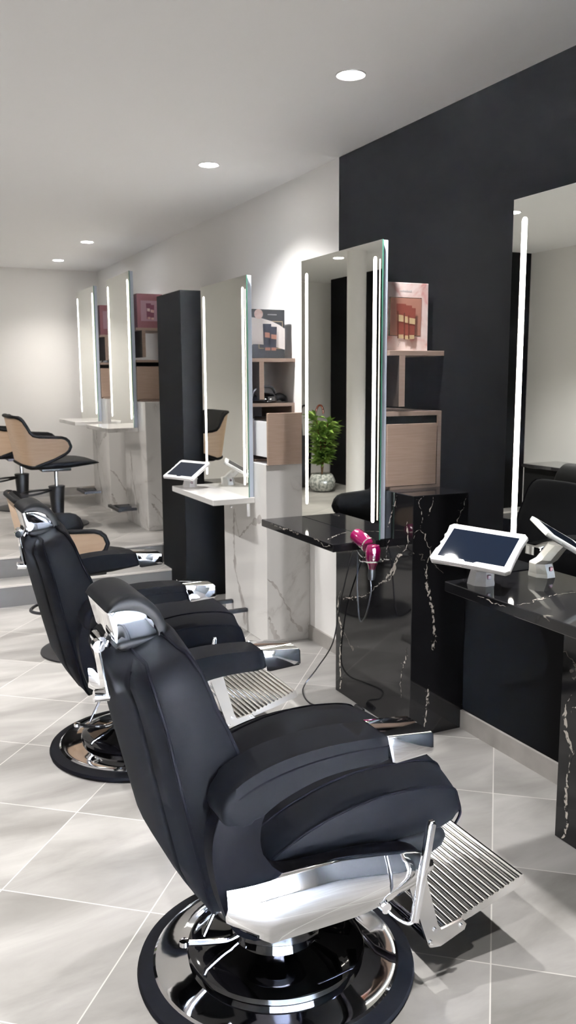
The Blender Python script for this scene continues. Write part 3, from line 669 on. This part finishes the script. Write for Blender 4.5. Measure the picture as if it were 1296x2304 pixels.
# ------------------------------------------------------------------ styling chairs
def styling_chair(loc, label):
    t = thing('styling_chair', label, 'chair', loc, 0, 'wooden shell styling chairs')
    obj('base_disc', lathe(new(), [(.235,0),(.245,.003),(.243,.010),(.22,.014),(.06,.022),(.0005,.022)], 64, caps=False), M['black_metal'], t)
    obj('pedestal_cone', lathe(new(), [(.042,.018),(.046,.05),(.062,.30),(.066,.315),(.060,.318),(.0005,.318)], 32, caps=False), M['black_metal'], t)
    obj('post', lathe(new(), [(.019,.31),(.019,.47)], 20), M['chrome'], t)
    bm = new(); tube(bm, smoothpath([(-.05,-.03,.285),(-.16,-.10,.272),(-.24,-.09,.262),(-.285,0,.258),(-.24,.09,.262),(-.16,.10,.272),(-.05,.03,.285)], 6), .009, 8); obj('foot_loop', bm, M['black_metal'], t)
    obj('swivel_plate', bx(new(), (-.13,-.12,.445), (.10,.12,.475), .006, 2), M['black_metal'], t)
    # seat cushion: wedge with rounded nose
    secs = []
    for x, zt, zb, hw in ((-.25,.50,.478,.20),(-.22,.535,.468,.235),(-.05,.545,.466,.25),(.10,.548,.474,.25),(.20,.540,.487,.245),(.27,.525,.497,.23),(.305,.512,.503,.20),(.312,.508,.506,.17)):
        sec = []
        for k in range(24):
            a = 2*PI*k/24; cy = math.copysign(abs(math.cos(a))**.4, math.cos(a)); cz = math.copysign(abs(math.sin(a))**.7, math.sin(a))
            sec.append((x, hw*cy, (zt+zb)/2+(zt-zb)/2*cz))
        secs.append(sec)
    obj('seat', loft(new(), secs), M['leather2'], t, ang=60)
    # bent shell: path around U, top/bottom heights
    def outline(x):   # heights at side, as function of x
        top = interp([(-.36,.885),(-.33,.885),(-.29,.865),(-.262,.81),(-.24,.765),(-.215,.742),(-.17,.732),(.0,.722),(.03,.712),(.052,.692),(.066,.655)], x)[0]
        bot = interp([(-.36,.515),(-.28,.505),(-.22,.500),(-.065,.552),(.02,.592),(.05,.615),(.066,.650)], x)[0]
        return top, bot
    path = []
    for x in (.066,.062,.052,.03,.0,-.06,-.12,-.17,-.195,-.215,-.24): path.append((x,-.30))
    for k in range(1,8): a = PI/2*k/8; path.append((-.24-.115*math.sin(a), -.30+.115*(1-math.cos(a))))
    for y in (-.16,-.08,0): path.append((-.36,y))
    path = path + [(x,-y) for x, y in path[-2::-1]]
    def lean(x, z): return x + max(0,(-x-.20)/.16)*(.885-z)*.19
    inn = []; out = []
    nz = 8; bm = new(); gridO = []; gridI = []
    for i, (x, y) in enumerate(path):
        tp, bt = outline(x); a = Vector((path[min(i+1,len(path)-1)][0]-path[max(i-1,0)][0], path[min(i+1,len(path)-1)][1]-path[max(i-1,0)][1])).normalized(); nn = Vector((-a.y, a.x))
        if nn.dot(Vector((-.12-x*.0-x, -y)) if x < -.2 else Vector((0, -y))) < 0: nn = -nn
        gridO.append([(lean(x,bt+(tp-bt)*j/nz), y, bt+(tp-bt)*j/nz) for j in range(nz+1)])
        gridI.append([(lean(x,bt+(tp-bt)*j/nz)+nn.x*.014, y+nn.y*.014, bt+(tp-bt)*j/nz) for j in range(nz+1)])
    secs = [o_+i_[::-1] for o_, i_ in zip(gridO, gridI)]
    obj('shell', loft(bm, secs), M['ply'], t, ang=50)
    rim = [g[-1] for g in gridO] + [g[j] for g in gridO[-1:] for j in range(nz-1,0,-1)] + [g[0] for g in gridO[::-1]] + [g[j] for g in gridO[:1] for j in range(1,nz)]
    bm = new(); tube(bm, [(x, y*.985, z) for x, y, z in rim], .0125, 8, closed=True); obj('rim', bm, M['leather2'], t, ang=60)
    # padded lining
    bm = new(); secs = []
    for o_, i_ in list(zip(gridO, gridI))[1:-1]:
        A = Vector(i_[0]); B = Vector(i_[-1]); d = Vector((i_[0][0]-o_[0][0], i_[0][1]-o_[0][1], 0)).normalized(); k = .035
        secs.append([A+d*.002, A+d*k+Vector((0,0,.02)), (A+B)/2+d*k*1.1, B+d*k-Vector((0,0,.02)), B+d*k*.6+Vector((0,0,.008)), B+d*.002])
    obj('back_pad', loft(bm, secs), M['leather2'], t, ang=60)
    return t
sc = styling_chair((.955,4.50,0), 'wooden shell chair on the lower floor, behind second barber chair')
sc.scale = (.985,1,.965)
c3 = dup(sc, (1.30,6.99,PZ), 0, 'wooden shell chair on the raised floor, nearer of two there')
c4 = dup(sc, (1.19,8.05,PZ), 0, 'wooden shell chair farthest left, cut by the frame edge')
c3.scale = c4.scale = (1,1,1)

# ------------------------------------------------------------------ plant and umbrella stand (mirrored)
pl = thing('potted_plant', 'bushy green plant in a grey glass pot, seen in the mirror', 'plant', (-.50,7.80,PZ))
obj('pot', lathe(new(), [(.06,0),(.10,.01),(.135,.06),(.14,.11),(.115,.17),(.10,.185),(.09,.18),(.0005,.16)], 32, caps=False), M['pot'], pl)
bm = new(); rnd = random.Random(3); lf = new()
for s in range(9):
    a = rnd.uniform(0,2*PI); r = rnd.uniform(.02,.10); h = rnd.uniform(.36,.66)
    P = smoothpath([(0,0,.15),(r*.4*math.cos(a), r*.4*math.sin(a), .15+h*.5),(r*1.3*math.cos(a), r*1.3*math.sin(a), .15+h)], 6); tube(bm, P, .007, 6)
    for p in P[4:]:
        for k in range(7):
            b = rnd.uniform(0,2*PI); L = rnd.uniform(.08,.16); dz = rnd.uniform(-.03,.08); d = Vector((math.cos(b)*L, math.sin(b)*L, dz)); sd = Vector((-math.sin(b), math.cos(b), 0))*.022
            m1 = p+d*.5+Vector((0,0,.02))
            lf.faces.new([lf.verts.new(p), lf.verts.new(m1+sd), lf.verts.new(p+d), lf.verts.new(m1-sd)])
obj('stem', bm, M['stem'], pl); obj('foliage', lf, M['leaf'], pl, smooth=False)
us = thing('umbrella_stand', 'black umbrella stand behind the potted plant, seen in mirror', 'umbrella stand', (-.50,8.22,PZ))
obj('bin', lathe(new(), [(.07,0),(.085,.4),(.088,.55),(.083,.55),(.08,.4),(.0005,.02)], 28, caps=False), M['black_metal'], us)
def umbrella(x, y, m, lab, lean):
    u = thing('umbrella', lab, 'umbrella', (x,y,PZ+.02), 0, 'umbrellas in the stand')
    bm = new(); tube(bm, [(0,0,.02),(lean*.3,0,.25),(lean*.85,0,.66)], [.008,.022,.012], 12); obj('canopy', bm, M['black_panel'], u)
    bm = new(); tube(bm, smoothpath([(lean*.85,0,.64),(lean,0,.76),(lean*1.1-.02,0,.84),(lean*1.1-.06,0,.85),(lean*1.1-.085,0,.80),(lean*1.1-.085,0,.76)], 6), .011, 10); obj('handle', bm, m, u)
umbrella(-.52,8.22,M['copper_red'],'umbrella with red brown curved handle standing in the stand', -.12)
umbrella(-.48,8.19,M['black_metal'],'umbrella with black curved handle standing in the stand', .10)
umbrella(-.50,8.25,M['black_metal'],'second black handled umbrella, at back of the stand', .02)

# ------------------------------------------------------------------ camera
def cam_axes(yaw, pitch, roll):
    cy, sy, cp, sp = math.cos(yaw), math.sin(yaw), math.cos(pitch), math.sin(pitch)
    f = Vector((sy*cp, cy*cp, -sp)); r = Vector((cy, -sy, 0)); u = r.cross(f); cr, sr = math.cos(roll), math.sin(roll)
    return cr*r+sr*u, -sr*r+cr*u, f
r_, u_, f_ = cam_axes(math.radians(25.77), math.radians(8.93), math.radians(-.30))
cam = bpy.data.cameras.new('camera'); co = bpy.data.objects.new('camera', cam); C.objects.link(co)
m = Matrix(((r_.x,u_.x,-f_.x,0),(r_.y,u_.y,-f_.y,0),(r_.z,u_.z,-f_.z,1.45),(0,0,0,1))); co.matrix_world = m
cam.sensor_fit = 'VERTICAL'; cam.sensor_height = 36; cam.lens = 1924/2304*36; cam.clip_start = .02
cam.dof.use_dof = True; cam.dof.focus_distance = 2.1; cam.dof.aperture_fstop = 9.0
S.camera = co

# ------------------------------------------------------------------ daylight
w = bpy.data.worlds.new('daylight'); S.world = w; w.use_nodes = True
bg = w.node_tree.nodes['Background']; NT = w.node_tree      # pale sky above; extra glow added below the horizon to lift the ceiling
tc = NT.nodes.new('ShaderNodeTexCoord'); sx = NT.nodes.new('ShaderNodeSeparateXYZ'); cr = NT.nodes.new('ShaderNodeValToRGB')
mr = NT.nodes.new('ShaderNodeMapRange'); mr.inputs[1].default_value = -.12; mr.inputs[2].default_value = .12
NT.links.new(tc.outputs['Generated'], sx.inputs[0]); NT.links.new(sx.outputs[2], mr.inputs[0]); NT.links.new(mr.outputs[0], cr.inputs[0])
cr.color_ramp.elements[0].color = (1,.985,.97,1); cr.color_ramp.elements[1].color = (.155,.185,.235,1); cr.color_ramp.elements[0].position = .3; cr.color_ramp.elements[1].position = .7
NT.links.new(cr.outputs[0], bg.inputs[0]); bg.inputs[1].default_value = 105.0
pt = bpy.data.lights.new('window_portal', 'AREA'); pt.shape = 'RECTANGLE'; pt.size = 3.5; pt.size_y = 2.4; pt.cycles.is_portal = True
po = bpy.data.objects.new('window_portal', pt); C.objects.link(po); po.location = (.265, YF-.09, 1.21); po.rotation_euler = (math.radians(90),0,0)

S.view_settings.view_transform = 'Standard'; S.view_settings.look = 'None'; S.view_settings.gamma = 1; S.view_settings.use_curve_mapping = False
S.view_settings.exposure = 2.5
S.cycles.max_bounces = 10; S.cycles.diffuse_bounces = 8; S.cycles.glossy_bounces = 6
S.cycles.sample_clamp_indirect = 6
S.cycles.caustics_reflective = False; S.cycles.caustics_refractive = False
S.cycles.use_denoising = True
